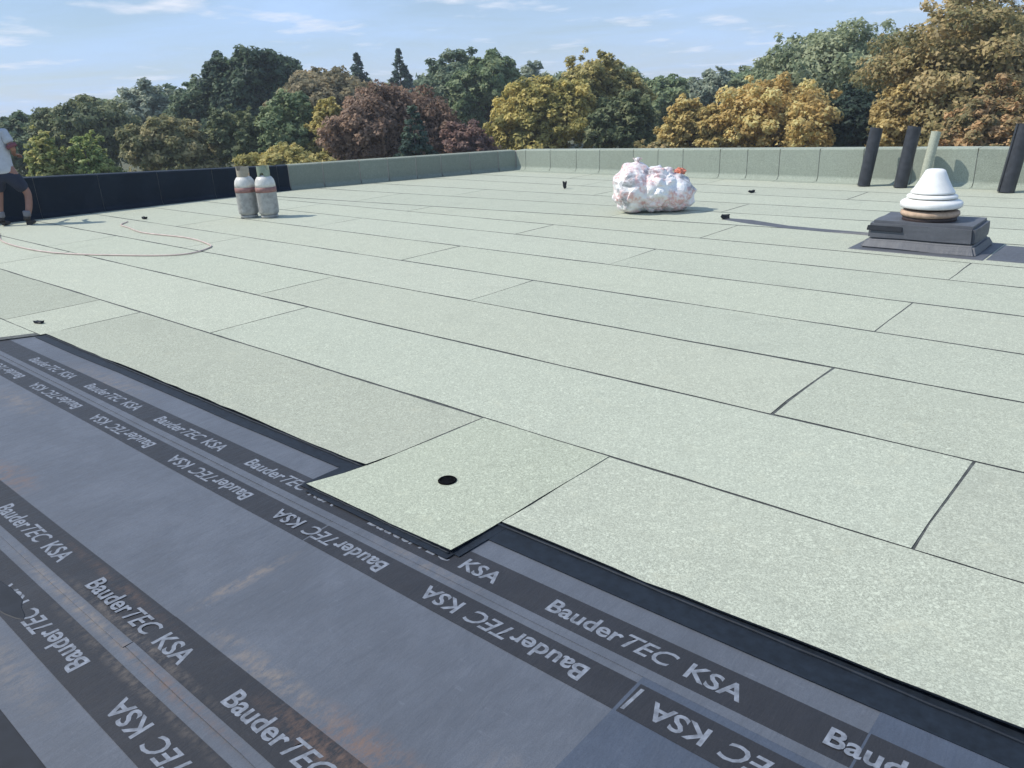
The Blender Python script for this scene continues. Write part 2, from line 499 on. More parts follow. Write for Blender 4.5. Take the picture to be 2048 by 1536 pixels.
for r in range(13):
    lo, hi = rows[r], rows[r + 1]
    ends = [None] + cuts[r] + [8.95]
    for i in range(len(ends) - 1):
        a, b = ends[i], ends[i + 1]
        ua = (lambda v: left_u(v) - 0.04) if a is None else (lambda v, a=a: a + GAP * 1.1 + 0.012 * math.sin(a * 7) * (v % 1))
        ub = (lambda v, b=b: b - GAP * 1.1 + 0.012 * math.sin(b * 7) * (v % 1)) if b < 8.9 else 8.95
        if r == 0 and i == 4:
            continue          # the square patch is laid separately
        g = GAP * (1.1 if r < 3 else 1.45 if r < 7 else 1.5)
        if r == 8: g0, g1 = .022, g
        elif r == 7: g0, g1 = g, .006
        else: g0, g1 = g, g
        v0 = (lambda u, lo=lo, g0=g0: lo(u) + g0)
        v1 = (lambda u, hi=hi, g1=g1: hi(u) - g1)
        lift = 0
        if r == 0 and i in (3, 5, 6): lift = 0.012 if i == 3 else 0.022
        if r == 0 and i < 3: v0 = lambda u: 2.14   # runs on past the end of the underlay
        if r == 0 and i == 3: ub = lambda v: patch_l(v) - .012
        o = slab_grid('cap_sheet', ua, ub, v0, v1, 0.0165, GT, GREEN, roof, nw=4 if r < 3 else 3, wob=0.010, lift=lift, seed=r * 13 + i, tilt=.0026 if r < 4 else .0012, side=BEAD, seg=.14 if r < 4 else .3)
        c = fixed.get((r, i), tone.uniform(.955, 1.025))
        o.color = (c * tone.uniform(.993, 1.006), c, c * tone.uniform(.992, 1.005), 1)
# sheets left of the underlay field
for j, (a, b, ul) in enumerate([(1.2, 2.125, -8.35), (.25, 1.19, -8.35), (-.7, .24, -8.35), (-1.7, -.71, -8.35)]):
    o = slab_grid('cap_sheet', lambda v: -16.6, (lambda v: -8.25), a, b, 0.0165, GT, GREEN, roof, wob=.008, seed=90 + j)
    o.color = (.96, .97, .96, 1)
# short end of row 0 that closes the underlay field
o = slab_grid('cap_sheet', -8.24, lambda v: -7.40 + (v - 1.9) * 0.55, 1.62, 2.135, 0.0165, GT, GREEN, roof, nw=3, wob=.006, seed=97)
o.color = (.98, .98, .98, 1)
# square patch lapping over the underlay
patch = slab_grid('cap_sheet', patch_l, lambda v: -2.046 + .02 * (v - 2.0), 1.872, 2.975, 0.0172, GT + .004, GREEN, roof, nw=6, wob=.008, lift=.010, seed=41, side=BEAD, seg=.1)
patch.color = (.93, .945, .92, 1)
# black selvage lips sticking out below the green edges
slab_grid('selvage_strip', -7.15, -2.96, 2.095, 2.24, 0.013, 0.0158, BEAD, roof, wob=.008, seed=31)
slab_grid('selvage_strip', -2.99, -2.03, 1.835, 1.90, 0.0162, 0.0178, BEAD, roof, wob=.007, seed=32)
slab_grid('selvage_strip', -3.06, -2.96, 1.86, 2.19, 0.0150, 0.0172, BEAD, roof, wob=.010, seed=33)
slab_grid('selvage_strip', -2.085, -2.00, 1.88, 2.17, 0.0145, 0.0168, BEAD, roof, wob=.010, seed=35)
slab_grid('selvage_strip', -2.06, 8.9, 2.045, 2.26, 0.0130, 0.0162, BEAD, roof, wob=.008, seed=34)
# rolled bitumen bead squeezed out under the long edge
for (a, b, vv, rr, zz) in ((-2.04, 4.0, 2.158, .007, .0185), (-7.1, -2.95, 2.168, .007, .018), (-2.98, -2.05, 1.868, .005, .0195)):
    pts = [(a + (b - a) * i / 60, vv + .006 * noise.noise(Vector((i * .9, vv, 2))), zz) for i in range(61)]
    tv, tf = tube(pts, rr, 6, [rr * (.8 + .5 * abs(noise.noise(Vector((i * .7, vv * 3, 5))))) for i in range(61)])
    mesh_obj('bitumen_bead', tv, tf, BEAD, roof, True)

# ---- parapets -------------------------------------------------------------------
def upstand(name, p0, p1, h0, h1, nrm, mat, parent, foot=.26, tone_=1.0, over=.30):
    """felt upstand: foot on the roof, cant, vertical face, turned over the wall top"""
    prof = lambda h: [(foot, GT + .003), (.07, GT + .006), (.048, .045), (.016, .085), (.009, .11), (.008, h - .012), (-.004, h + .006), (-over, h + .010)]
    a, b = Vector((*p0, 0)), Vector((*p1, 0)); n = Vector((*nrm, 0))
    A, B = prof(h0), prof(h1)
    V, F = [], []
    for layer in (0, 1):
        off = 0 if layer == 0 else -.006
        for (base, P) in ((a, A), (b, B)):
            for d, z in P: V.append(base + n * (d + off) + Vector((0, 0, z + off)))
    m = len(A)
    for i in range(m - 1):
        F.append((i, i + 1, m + i + 1, m + i))
        F.append((2 * m + i, 3 * m + i, 3 * m + i + 1, 2 * m + i + 1))
        F.append((i, 2 * m + i, 2 * m + i + 1, i + 1))
        F.append((m + i, m + i + 1, 3 * m + i + 1, 3 * m + i))
    F.append((0, m, 3 * m, 2 * m)); F.append((m - 1, 3 * m - 1, 4 * m - 1, 2 * m - 1))
    o = mesh_obj(name, V, F, mat, parent)
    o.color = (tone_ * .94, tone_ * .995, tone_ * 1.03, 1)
    return o

def wall_core(name, p0, p1, h0, h1, nrm, parent, th=.34):
    a, b = Vector((*p0, 0)), Vector((*p1, 0)); n = Vector((*nrm, 0))
    V = []
    for base, h in ((a, h0), (b, h1)):
        V += [base, base - n * th, base - n * th + Vector((0, 0, h)), base + Vector((0, 0, h))]
    F = [(0, 1, 2, 3), (7, 6, 5, 4), (0, 3, 7, 4), (3, 2, 6, 7), (2, 1, 5, 6), (1, 0, 4, 5)]
    return mesh_obj(name, V, F, WALLCORE, parent)

rp = tag(empty('parapet_wall', (0, 0, 0)), 'low parapet clad in pale green felt panels, sunlit, behind the standing rolls', 'parapet')
CU = left_u(RIGHT_V)
wall_core('wall_core', (CU + .01, RIGHT_V), (8.9, RIGHT_V), .44, .60, (0, -1), rp)
rt = random.Random(11)
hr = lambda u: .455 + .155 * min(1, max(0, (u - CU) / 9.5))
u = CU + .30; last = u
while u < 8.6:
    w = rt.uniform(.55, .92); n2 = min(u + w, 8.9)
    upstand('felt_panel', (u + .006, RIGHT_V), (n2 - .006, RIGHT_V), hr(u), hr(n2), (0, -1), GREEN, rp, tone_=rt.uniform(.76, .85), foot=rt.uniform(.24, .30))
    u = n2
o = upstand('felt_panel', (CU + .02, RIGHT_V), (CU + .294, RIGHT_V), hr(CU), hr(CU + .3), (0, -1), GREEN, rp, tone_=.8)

lp = tag(empty('parapet_wall', (0, 0, 0)), 'shaded parapet on the left, near half black felt and far half green felt panels', 'parapet')
def lseg(va, vb): 
    a, b = (left_u(va), va), (left_u(vb), vb)
    d = (Vector(b) - Vector(a)).normalized(); return a, b, (d.y, -d.x)
hl = lambda v: .76 - (v - 3.8) * (.25 / 5.6) if v < 9.4 else .51 - (v - 9.4) * (.055 / 4.95)
BLACKFELT = film_mat('black upstand felt', (0.008, 0.016, 0.028), [], .6, .2)
for va, vb in ((-3.9, 3.8), (3.8, 9.4), (9.4, RIGHT_V + .34)):
    a, b, n = lseg(va, vb)
    wall_core('wall_core', a, b, hl(va) - .02, hl(vb) - .02, n, lp)
v = -3.9
while v < 9.38:
    n2 = min(v + 1.0, 9.4)
    if n2 > 9.1: n2 = 9.4
    a, b, n = lseg(v + .003, n2 - .003)
    upstand('felt_panel', a, b, hl(v), hl(n2), n, BLACKFELT, lp, foot=.16)
    v = n2
a, b, n = lseg(9.403, 9.60)
upstand('felt_panel', a, b, hl(9.4), hl(9.60), n, BLACKFELT, lp, foot=.16)
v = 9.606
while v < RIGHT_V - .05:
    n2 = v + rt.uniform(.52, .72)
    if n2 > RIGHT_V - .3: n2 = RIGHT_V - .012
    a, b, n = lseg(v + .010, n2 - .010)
    upstand('felt_panel', a, b, hl(v), hl(n2), n, GREEN, lp, foot=.22, tone_=rt.uniform(.54, .64))  # same green tinted darker here to deepen the shade on this wall
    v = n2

# ================================================================== TREES
def leaf_mat(name, cols):
    t = NT(name)
    at = t.n.new('ShaderNodeAttribute'); at.attribute_name = 'tone'
    ramp = t.n.new('ShaderNodeValToRGB')
    el = ramp.color_ramp.elements
    el[0].position, el[0].color = 0.1, (*cols[0], 1)
    el[1].position, el[1].color = 0.9, (*cols[2], 1)
    e = el.new(0.5); e.color = (*cols[1], 1)
    t.l.new(at.outputs['Fac'], ramp.inputs[0])
    t.set(ramp.outputs[0], 0.6, 0, 0.25)
    tr = t.n.new('ShaderNodeBsdfTranslucent'); t.l.new(ramp.outputs[0], tr.inputs['Color'])
    ms = t.n.new('ShaderNodeMixShader'); ms.inputs[0].default_value = 0.42
    t.l.new(t.bsdf.outputs[0], ms.inputs[1]); t.l.new(tr.outputs[0], ms.inputs[2])
    t.l.new(ms.outputs[0], t.n['Material Output'].inputs['Surface'])
    return t.m
LM = {k: leaf_mat('leaves ' + k, [tuple(min(.75, (x * .80 + .20 * sum(q) / 3) * 3.0) for x in q) for q in c]) for k, c in {
    'deepgreen': ((.030, .050, .026), (.052, .078, .036), (.085, .105, .052)),
    'olive_dark': ((.040, .054, .022), (.068, .083, .034), (.105, .112, .046)),
    'olive': ((.060, .065, .022), (.105, .100, .036), (.160, .135, .055)),
    'lime': ((.070, .090, .018), (.130, .140, .030), (.230, .205, .060)),
    'lime2': ((.055, .085, .018), (.095, .125, .028), (.170, .180, .050)),
    'greygreen': ((.065, .085, .060), (.105, .125, .085), (.160, .175, .120)),
    'darkblue': ((.014, .028, .018), (.026, .044, .024), (.046, .070, .034)),
    'brownolive': ((.070, .062, .030), (.115, .095, .045), (.165, .130, .065)),
    'green': ((.045, .070, .028), (.080, .110, .045), (.125, .145, .065)),
    'yellowgreen': ((.110, .100, .022), (.175, .150, .032), (.240, .195, .055)),
    'conifer': ((.018, .036, .026), (.030, .052, .036), (.048, .072, .046)),
    'redbrown': ((.066, .042, .026), (.112, .068, .042), (.155, .098, .058)),
    'redbrown2': ((.058, .034, .028), (.098, .054, .042), (.135, .080, .055)),
    'darkgreen2': ((.035, .058, .034), (.060, .085, .046), (.100, .120, .066)),
    'yellowolive': ((.095, .090, .020), (.180, .155, .032), (.270, .215, .050)),
    'yellowolive2': ((.085, .080, .022), (.150, .132, .036), (.230, .190, .056)),
    'orange': ((.150, .105, .024), (.255, .170, .040), (.330, .225, .075)),
    'orange2': ((.135, .105, .024), (.235, .165, .040), (.310, .220, .070)),
    'palegreen': ((.058, .078, .036), (.098, .118, .056), (.150, .162, .084)),
    'ivy': ((.008, .018, .013), (.014, .027, .018), (.024, .040, .025)),
    'rust': ((.078, .074, .026), (.138, .112, .038), (.210, .155, .060)),
    'rust2': ((.075, .070, .026), (.150, .105, .040), (.240, .145, .058)),
    'goldbrown': ((.120, .088, .026), (.200, .145, .042), (.290, .205, .066)),
}.items()}
BARK = plain('bark', (0.075, 0.058, 0.045), 0.9, 0.35, 9)
TREE_GROUND = -7.0

def leaf_cloud(rg, centers, radii, counts, size, mid):
    """diamond leaves spread through many small clumps; returns verts, tone"""
    P, T = [], []
    for c, r, n in zip(centers, radii, counts):
        d = rg.normal(size=(n, 3)); d /= np.linalg.norm(d, axis=1)[:, None] + 1e-9
        rad = r * rg.uniform(0.25, 1.0, size=(n, 1)) ** 0.55
        p = c + d * rad * np.array([1, 1, 0.75])
        o = p - mid; o /= np.linalg.norm(o, axis=1)[:, None] + 1e-9
        nn = d * 0.45 + o * 0.55 + rg.normal(size=(n, 3)) * 0.42 + np.array([0, 0, 0.25])
        nn /= np.linalg.norm(nn, axis=1)[:, None] + 1e-9
        a = np.cross(nn, rg.normal(size=(n, 3))); a /= np.linalg.norm(a, axis=1)[:, None] + 1e-9
        b = np.cross(nn, a)
        s = size * rg.uniform(0.55, 1.25, size=(n, 1))
        q = np.stack([p + a * s * .75, p - a * s * .45 + b * s * .48, p - a * s * .35 - b * s * .50 + nn * s * .15], axis=1)
        P.append(q)
        ct = rg.uniform(0.08, 0.92)
        T.append(np.clip(ct + rg.normal(scale=0.24, size=n), 0, 1))
    return np.concatenate(P), np.concatenate(T)

def leaf_mesh(name, Q, T, mat):
    n = len(Q)
    me = bpy.data.meshes.new(name)
    me.vertices.add(n * 3); me.loops.add(n * 3); me.polygons.add(n)
    me.vertices.foreach_set('co', Q.astype(np.float32).ravel())
    me.loops.foreach_set('vertex_index', np.arange(n * 3, dtype=np.int32))
    me.polygons.foreach_set('loop_start', np.arange(0, n * 3, 3, dtype=np.int32))
    at = me.attributes.new('tone', 'FLOAT', 'FACE')
    at.data.foreach_set('value', T.astype(np.float32))
    me.materials.append(mat)
    me.update(calc_edges=True)
    return me

def make_tree(name, u, v, ztop, rx, kind, mat, seed):
    rg = np.random.default_rng(seed)
    D = math.hypot(u, v)
    H = ztop - TREE_GROUND
    root = empty(name, (u, v, TREE_GROUND))
    size = max(0.12, 0.0040 * D) * (1.5 if kind == 'f' else 1.0)
    tv, tf = [], []
    def limb(pts, radii, seg=7):
        a, b = tube(pts, 0, seg, radii)
        k = len(tv); tv.extend(a); tf.extend([tuple(i + k for i in f) for f in b])
    if kind == 'c':
        rxb = rx * 2.2
        n = 0; C, Rr = [], []
        hh = 1.0
        while hh < H - .2:
            f = 1 - hh / H
            rr = min(rxb, .40 * (H - hh) + .08)
            m = max(4, int(4 + 14 * min(1, rr / rxb)))
            for k in range(m):
                a = rg.uniform(0, 6.283)
                q = rr * rg.uniform(.45, .95)
                C.append((q * math.cos(a), q * math.sin(a), hh - .25 * q)); Rr.append(max(.14, rr * .26))
            hh += .22 + .12 * rr
        C.append((0, 0, H - .25)); Rr.append(.22)
        C, Rr = np.array(C), np.array(Rr)
        limb([(0, 0, -.2), (0, 0, H * .5), (0, 0, H - .1)], [H * .02, H * .012, .02])
    else:
        base = 2.2 if kind != 'f' else 1.2
        rz = (H - base) / 2; cz = base + rz
        nc = int(300 if kind == 'b' else 90)
        nl = 16 if kind == 'b' else 8
        lobes = []
        for k in range(nl):
            d = rg.normal(size=3); d /= np.linalg.norm(d)
            if d[2] < -.2 and rg.random() < .7: d[2] = -d[2]
            lr = rg.uniform(.30, .50)
            q = rg.uniform(.90, 1.08) - lr
            lobes.append((np.array([d[0] * q, d[1] * q, d[2] * q]), lr))
        lobes.append((np.array([0, 0, .45]), .5))
        C, Rr = [], []
        for i in range(nc):
            d = rg.normal(size=3); d /= np.linalg.norm(d)
            lc, lr = lobes[i % len(lobes)]
            q = rg.uniform(.35, 1.0) ** .45
            rc = rx * rg.uniform(.08, .17)
            p = lc + d * lr * q
            C.append((p[0] * rx * 1.26, p[1] * rx * 1.26, cz + p[2] * rz)); Rr.append(rc)
        # a few ragged sprays past the outline
        for i in range(46):
            d = rg.normal(size=3); d[2] = abs(d[2]) * 1.2; d /= np.linalg.norm(d)
            rc = rx * rg.uniform(.05, .10)
            lc, lr = lobes[i % len(lobes)]
            p = lc + d * lr * rg.uniform(.98, 1.06); C.append((p[0] * rx * 1.26, p[1] * rx * 1.26, cz + p[2] * rz)); Rr.append(rc)
        n_small = len(C)
        for lc, lr in lobes:      # loose leaves between the clumps
            C.append((lc[0] * rx * 1.26, lc[1] * rx * 1.26, cz + lc[2] * rz)); Rr.append(lr * rx * 1.06)
        C, Rr = np.array(C), np.array(Rr)
        top = Vector((float(rg.normal() * .2), float(rg.normal() * .2), cz + rz * .55))
        mid = Vector((float(rg.normal() * .15), float(rg.normal() * .15), cz - rz * .35))
        limb([(0, 0, -.2), mid * .5, mid, top], [H * .032, H * .026, H * .02, H * .006], 9)
        for i in rg.choice(nc, 18, replace=False):
            e = Vector(C[i]); s = mid.lerp(top, float(rg.uniform(0, .8)))
            m2 = s.lerp(e, .5) + Vector((0, 0, -.12 * rx))
            limb([s, m2, e], [H * .011, H * .007, .02], 6)
    area = 4 * math.pi * (Rr ** 2)
    if kind != 'c': area[n_small:] *= .55; Rr[:n_small] *= 1.15
    dens = {'b': 1.35, 'c': 1.7, 'f': .8}[kind]
    cnt = np.maximum(12, (area * dens / (size * size * .5) * np.where(C[:, 2] + TREE_GROUND < -1.5, .3, 1.0)).astype(int))
    tot = cnt.sum(); cap = {'b': 46000, 'c': 16000, 'f': 14000}[kind]
    if tot > cap: cnt = np.maximum(8, (cnt * cap / tot).astype(int))
    Q, T = leaf_cloud(rg, C, Rr, cnt, size, np.array([0, 0, H * .45]))
    mesh_obj('trunk', tv, tf, BARK, root, True)
    link(bpy.data.objects.new('crown', leaf_mesh('crown', Q, T, LM[mat])), root)
    return root

TREES = [
    (-78.72, 25.68, 1.9, 3.19, 'b', 'deepgreen', 'dark green tree behind the standing worker at the left edge'),
    (-70.14, 28.22, 2.86, 3.81, 'b', 'olive_dark', 'dull olive round tree left of the grey-green treetop, behind two bright saplings'),
    (-45.82, 16.2, 1.07, 1.07, 'b', 'lime', 'leftmost bright yellow-green young tree just above the black parapet'),
    (-45.13, 18.03, 0.8, 1.2, 'b', 'lime2', 'bright green young tree beside the yellow-green sapling, above the black parapet'),
    (-81.14, 38.93, 4.11, 3.33, 'b', 'greygreen', 'grey-green treetop between the olive round tree and the tall dark dome'),
    (-51.66, 25.48, 1.28, 2.81, 'b', 'olive', 'broad dull olive tree in front of the grey-green treetop'),
    (-72.61, 39.8, 4.28, 3.03, 'b', 'deepgreen', 'dark green tree leaning against the left flank of the tall dark dome'),
    (-68.26, 43.61, 6.49, 4.72, 'b', 'darkblue', 'tall dark dome-shaped tree, highest crown in the left half'),
    (-57.88, 42.83, 4.37, 4.64, 'b', 'brownolive', 'brownish olive tree to the right of the tall dark dome'),
    (-49.59, 29.31, 1.87, 1.7, 'b', 'olive_dark', 'small dull olive tree below the tall dark dome'),
    (-46.19, 31.3, 2.32, 2.12, 'b', 'green', 'mid green tree above the two gas cylinders'),
    (-43.31, 32.25, 2.02, 1.45, 'b', 'yellowgreen', 'narrow yellow-green tree on the left side of the red-brown tree'),
    (-84.02, 67.85, 7.01, 1.49, 'c', 'conifer', 'left one of two pointed dark conifer tips on the skyline'),
    (-80.64, 71.84, 7.34, 1.63, 'c', 'conifer', 'right one of two pointed dark conifer tips, beside the tall green dome'),
    (-39.59, 34.02, 2.89, 3.91, 'b', 'redbrown', 'large red-brown autumn tree in the middle of the tree line'),
    (-35.2, 36.07, 0.42, 2.12, 'b', 'redbrown2', 'low dark red bush-like tree beside the yellow-olive tree'),
    (-31.94, 29.09, 1.36, 0.77, 'c', 'conifer', 'small dark narrow conifer standing in front of the red-brown tree'),
    (-57.3, 57.25, 5.69, 4.07, 'b', 'darkgreen2', 'tall dark green dome right of the two conifer tips'),
    (-52.16, 57.18, 4.91, 3.27, 'b', 'green', 'grey-green tree right of the tall dark green dome'),
    (-53.08, 63.55, 4.44, 2.92, 'b', 'greygreen', 'pale grey-green crown peeping over the left of the yellow-olive tree'),
    (-34.72, 43.68, 2.59, 3.3, 'b', 'yellowolive', 'yellow-olive autumn tree, left half of the broad pair at centre'),
    (-33.93, 48.75, 4.09, 3.18, 'b', 'yellowolive2', 'taller yellow-olive autumn tree, right half of the broad pair at centre'),
    (-43.89, 74.42, 2.61, 3.52, 'b', 'green', 'green tree in the skyline dip between the yellow-olive and orange trees'),
    (-38.9, 75.12, 3.1, 2.81, 'b', 'greygreen', 'pale green tree on the skyline above the small orange tree'),
    (-19.16, 44.66, 2.11, 3.34, 'b', 'orange', 'large golden orange autumn tree behind the right parapet'),
    (-23.16, 42.72, 1.11, 1.81, 'b', 'orange2', 'small golden orange tree to the left of the large orange one'),
    (-31.01, 68.95, 3.63, 2.64, 'b', 'palegreen', 'pale green shoulder crown left of the tall pale green tree'),
    (-25.03, 67.51, 5.95, 5.85, 'b', 'palegreen', 'tall pale green tree rising behind the orange tree'),
    (-15.52, 46.05, 1.48, 1.97, 'b', 'ivy', 'very dark green dense tree between the orange and the rust-brown trees'),
    (-9.0, 42.25, 5.71, 3.97, 'b', 'rust', 'tallest rust-brown autumn tree at the right edge, cut by the frame top'),
    (-10.82, 39.96, 2.54, 1.44, 'b', 'goldbrown', 'golden brown tree under the tall rust tree, behind the standing rolls'),
    (-6.93, 37.16, 1.5, 2.12, 'b', 'rust2', 'lower rust and olive tree at the right edge, in front of the tallest'),
    (-4.89, 46.54, 4.35, 3.53, 'b', 'rust', 'rust-brown tree just past the right edge of the frame'),
    (-29.54, 45.2, 1.46, 2.23, 'b', 'olive_dark', 'dark olive tree tucked between the yellow-olive pair and the small orange tree'),
    (-36.17, 23.62, -0.24, 2.53, 'b', 'yellowgreen', 'low yellow-green shrub tree just above the far end of the black parapet'),
    (-20.66, 33.79, -0.65, 1.42, 'b', 'rust', 'small rust-coloured shrub tree just above the right parapet, left of the orange trees'),
    (-100.35, 28.79, 1.47, 4.32, 'f', 'green', ''),
    (-100.99, 32.86, 0.54, 5.76, 'f', 'olive_dark', ''),
    (-101.34, 37.34, 0.34, 5.59, 'f', 'deepgreen', ''),
    (-101.21, 42.57, 2.73, 5.35, 'f', 'green', ''),
    (-101.0, 47.48, 2.37, 5.12, 'f', 'olive_dark', ''),
    (-100.34, 52.83, 3.46, 6.73, 'f', 'deepgreen', ''),
    (-99.26, 58.46, 5.44, 6.45, 'f', 'green', ''),
    (-98.0, 63.92, 5.31, 6.18, 'f', 'olive_dark', ''),
    (-96.37, 69.47, 4.91, 5.88, 'f', 'deepgreen', ''),
    (-94.34, 75.13, 4.61, 7.65, 'f', 'green', ''),
    (-91.95, 80.78, 3.54, 7.34, 'f', 'olive_dark', ''),
    (-88.99, 86.64, 5.76, 6.92, 'f', 'deepgreen', ''),
    (-85.78, 92.29, 5.77, 6.52, 'f', 'green', ''),
    (-82.27, 97.8, 3.81, 8.39, 'f', 'olive_dark', ''),
    (-63.11, 83.17, 3.84, 6.4, 'f', 'deepgreen', ''),
    (-59.91, 87.69, 4.5, 6.02, 'f', 'green', ''),
    (-56.44, 92.08, 1.49, 5.7, 'f', 'olive_dark', ''),
    (-52.77, 96.29, 1.79, 5.29, 'f', 'deepgreen', ''),
    (-48.95, 100.29, 2.4, 6.77, 'f', 'green', ''),
    (-45.05, 104.07, 3.48, 6.31, 'f', 'olive_dark', ''),
    (-41.23, 107.57, 6.25, 5.81, 'f', 'deepgreen', ''),
    (-37.11, 110.96, 5.78, 5.36, 'f', 'green', ''),
    (-33.02, 114.12, 6.12, 6.79, 'f', 'olive_dark', ''),
    (-28.88, 117.09, 5.99, 6.32, 'f', 'deepgreen', ''),
    (-24.95, 119.83, 7.41, 5.82, 'f', 'green', ''),
    (-20.99, 122.41, 8.11, 5.33, 'f', 'olive_dark', ''),
]

for i, (u, v, z, rx, kind, mat, label) in enumerate(TREES):
    nm = {'c': 'conifer_tree', 'b': 'broadleaf_tree', 'f': 'broadleaf_tree'}[kind]
    tr = make_tree(nm, u, v, z, rx, kind, mat, 100 + i)
    if kind == 'f':
        tag(tr, 'dim tree of the back row, showing only through gaps between nearer crowns', 'tree', 'trees of the back row')
    else:
        tag(tr, label, 'tree', 'trees beyond the parapets')

# ================================================================== THINGS ON THE ROOF
# ---- roof vent on felt-clad kerb --------------------------------------------------
WHITE = plain('white sheet metal', (0.76, 0.755, 0.73), 0.45, 0.10, 7)
TANM = plain('tan clay collar', (0.42, 0.30, 0.21), 0.7, 0.3, 14)
UMBER = plain('dark seal and gap shade', (0.045, 0.028, 0.025), 0.6, 0.4, 20)
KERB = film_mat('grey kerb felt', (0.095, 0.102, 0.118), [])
vent = tag(empty('roof_vent', (-2.2, 9.22, 0.02)), 'white conical vent cowl on a grey felt-covered kerb box', 'roof vent')
def frustum_box(x0, x1, y0, y1, z0, X0, X1, Y0, Y1, z1):
    V = [(x0, y0, z0), (x1, y0, z0), (x1, y1, z0), (x0, y1, z0), (X0, Y0, z1), (X1, Y0, z1), (X1, Y1, z1), (X0, Y1, z1)]
    F = [(3, 2, 1, 0), (4, 5, 6, 7), (0, 1, 5, 4), (1, 2, 6, 5), (2, 3, 7, 6), (3, 0, 4, 7)]
    return V, F
def soft_box(name, x0, x1, y0, y1, z0, X0, X1, Y0, Y1, z1, mat, parent, bev=.015, rough=.0):
    V, F = frustum_box(x0, x1, y0, y1, z0, X0, X1, Y0, Y1, z1)
    bm = bmesh.new(); vs_ = [bm.verts.new(v) for v in V]
    for f in F: bm.faces.new([vs_[i] for i in f])
    bmesh.ops.bevel(bm, geom=bm.edges[:], offset=bev, segments=2, affect='EDGES')
    if rough:
        bmesh.ops.subdivide_edges(bm, edges=bm.edges[:], cuts=2, use_grid_fill=True)
        for v in bm.verts: v.co += Vector((noise.noise(v.co * 6), noise.noise(v.co * 6 + Vector((9, 0, 0))), noise.noise(v.co * 6 + Vector((0, 9, 0))))) * rough
    return bm_obj(name, bm, mat, parent)
soft_box('kerb_flange', -.64, .66, -.55, .45, -.004, -.63, .65, -.54, .44, .008, KERB, vent, .003, .004)
soft_box('kerb_skirt', -.56, .57, -.43, .37, .0, -.515, .525, -.36, .32, .10, KERB, vent, .02, .010)
soft_box('kerb_box', -.51, .52, -.352, .318, .085, -.50, .51, -.34, .308, .285, KERB, vent, .03, .012)
soft_box('kerb_flap', -.515, -.16, -.365, -.345, .185, -.51, -.16, -.352, -.335, .235, BLACK, vent, .004)
vx = (0.0, -.02, -.028)
soft_box('flat_grey_strip', .67, 2.6, -.50, .34, -.003, .67, 2.6, -.495, .335, .006, KERB, vent, .002, .002)  # flat grey strip on the roof, right of the kerb
for nm, prof, mt in (('seal_ring', [(.245, .300), (.262, .305), (.258, .355), (.235, .362)], UMBER),
                     ('pipe_collar', [(.22, .350), (.272, .356), (.285, .378), (.280, .402), (.250, .418), (.21, .420)], TANM),
                     ('vent_throat', [(.205, .40), (.205, .47), (.20, .48)], UMBER),
                     ('cowl_brim', [(.24, .440), (.285, .444), (.296, .456), (.297, .490), (.286, .505), (.235, .532), (.215, .532), (.215, .515), (.268, .492), (.276, .472), (.24, .458)], WHITE),
                     ('cowl_neck', [(.19, .50), (.19, .585)], UMBER),  # neck coloured dark to deepen the shade under the cone
                     ('cowl_ring', [(.15, .548), (.238, .540), (.244, .548), (.240, .562), (.205, .580), (.15, .580)], WHITE),
                     ('cowl_cone', [(.14, .592), (.205, .586), (.212, .592), (.206, .606), (.180, .640), (.140, .715), (.104, .792), (.092, .815), (.068, .826), (.0005, .829)], WHITE)):
    V, F = lathe(prof, 40, closed=(nm in ('cowl_brim', 'cowl_ring')))
    mesh_obj(nm, V, F, mt, vent, True, vx)
# ---- black membrane rolls standing at the parapet -----------------------------------
ROLLM = plain('rolled black felt', (0.034, 0.037, 0.044), 0.42, 0.35, 10)
CORE = plain('cardboard core', (0.30, 0.21, 0.13), 0.85, 0.2, 10)
WRAP = plain('pale paper band', (0.42, 0.42, 0.42), 0.7, 0.2, 10)
def felt_roll(name, loc, R_out, length, mat, turns, th, rz):
    root = empty(name, loc, rz)
    prof = []
    n = int(turns * 26)
    r_in = R_out - turns * th
    for i in range(n + 1):
        a = 2 * math.pi * i / 26
        prof.append((r_in + th * i / 26, a))
    V, F = [], []
    for lay in (0, 1):
        for i, (r, a) in enumerate(prof):
            r2 = r if lay == 0 else r - th * .72
            jz = .012 * noise.noise(Vector((a * .35, r * 9, 3)))
            for z in (0.0, length):
                V.append((r2 * math.cos(a), r2 * math.sin(a), z + (jz if z else 0)))
    m = len(prof); g = lambda i, k, lay: lay * 2 * m + i * 2 + k
    for i in range(m - 1):
        F += [(g(i, 0, 0), g(i + 1, 0, 0), g(i + 1, 1, 0), g(i, 1, 0)), (g(i, 0, 1), g(i, 1, 1), g(i + 1, 1, 1), g(i + 1, 0, 1)),
              (g(i, 1, 0), g(i + 1, 1, 0), g(i + 1, 1, 1), g(i, 1, 1)), (g(i, 0, 0), g(i, 0, 1), g(i + 1, 0, 1), g(i + 1, 0, 0))]
    F += [(g(m - 1, 0, 0), g(m - 1, 0, 1), g(m - 1, 1, 1), g(m - 1, 1, 0)), (g(0, 0, 0), g(0, 1, 0), g(0, 1, 1), g(0, 0, 1))]
    mesh_obj('wound_felt', V, F, mat, root)
    V, F = lathe([(r_in - .002, .005), (r_in - .002, length * .96), (r_in - .008, length * .96), (r_in - .008, .005)], 20, True)
    mesh_obj('core_tube', V, F, CORE, root, True)
    return root
def lean(o, ang, d):
    d = Vector((d[0], d[1], 0)).normalized()
    from mathutils import Quaternion
    q = Quaternion(Vector((0, 0, 1)).cross(d), math.radians(ang)) @ Quaternion((0, 0, 1), o.rotation_euler.z)
    o.rotation_euler = q.to_euler()
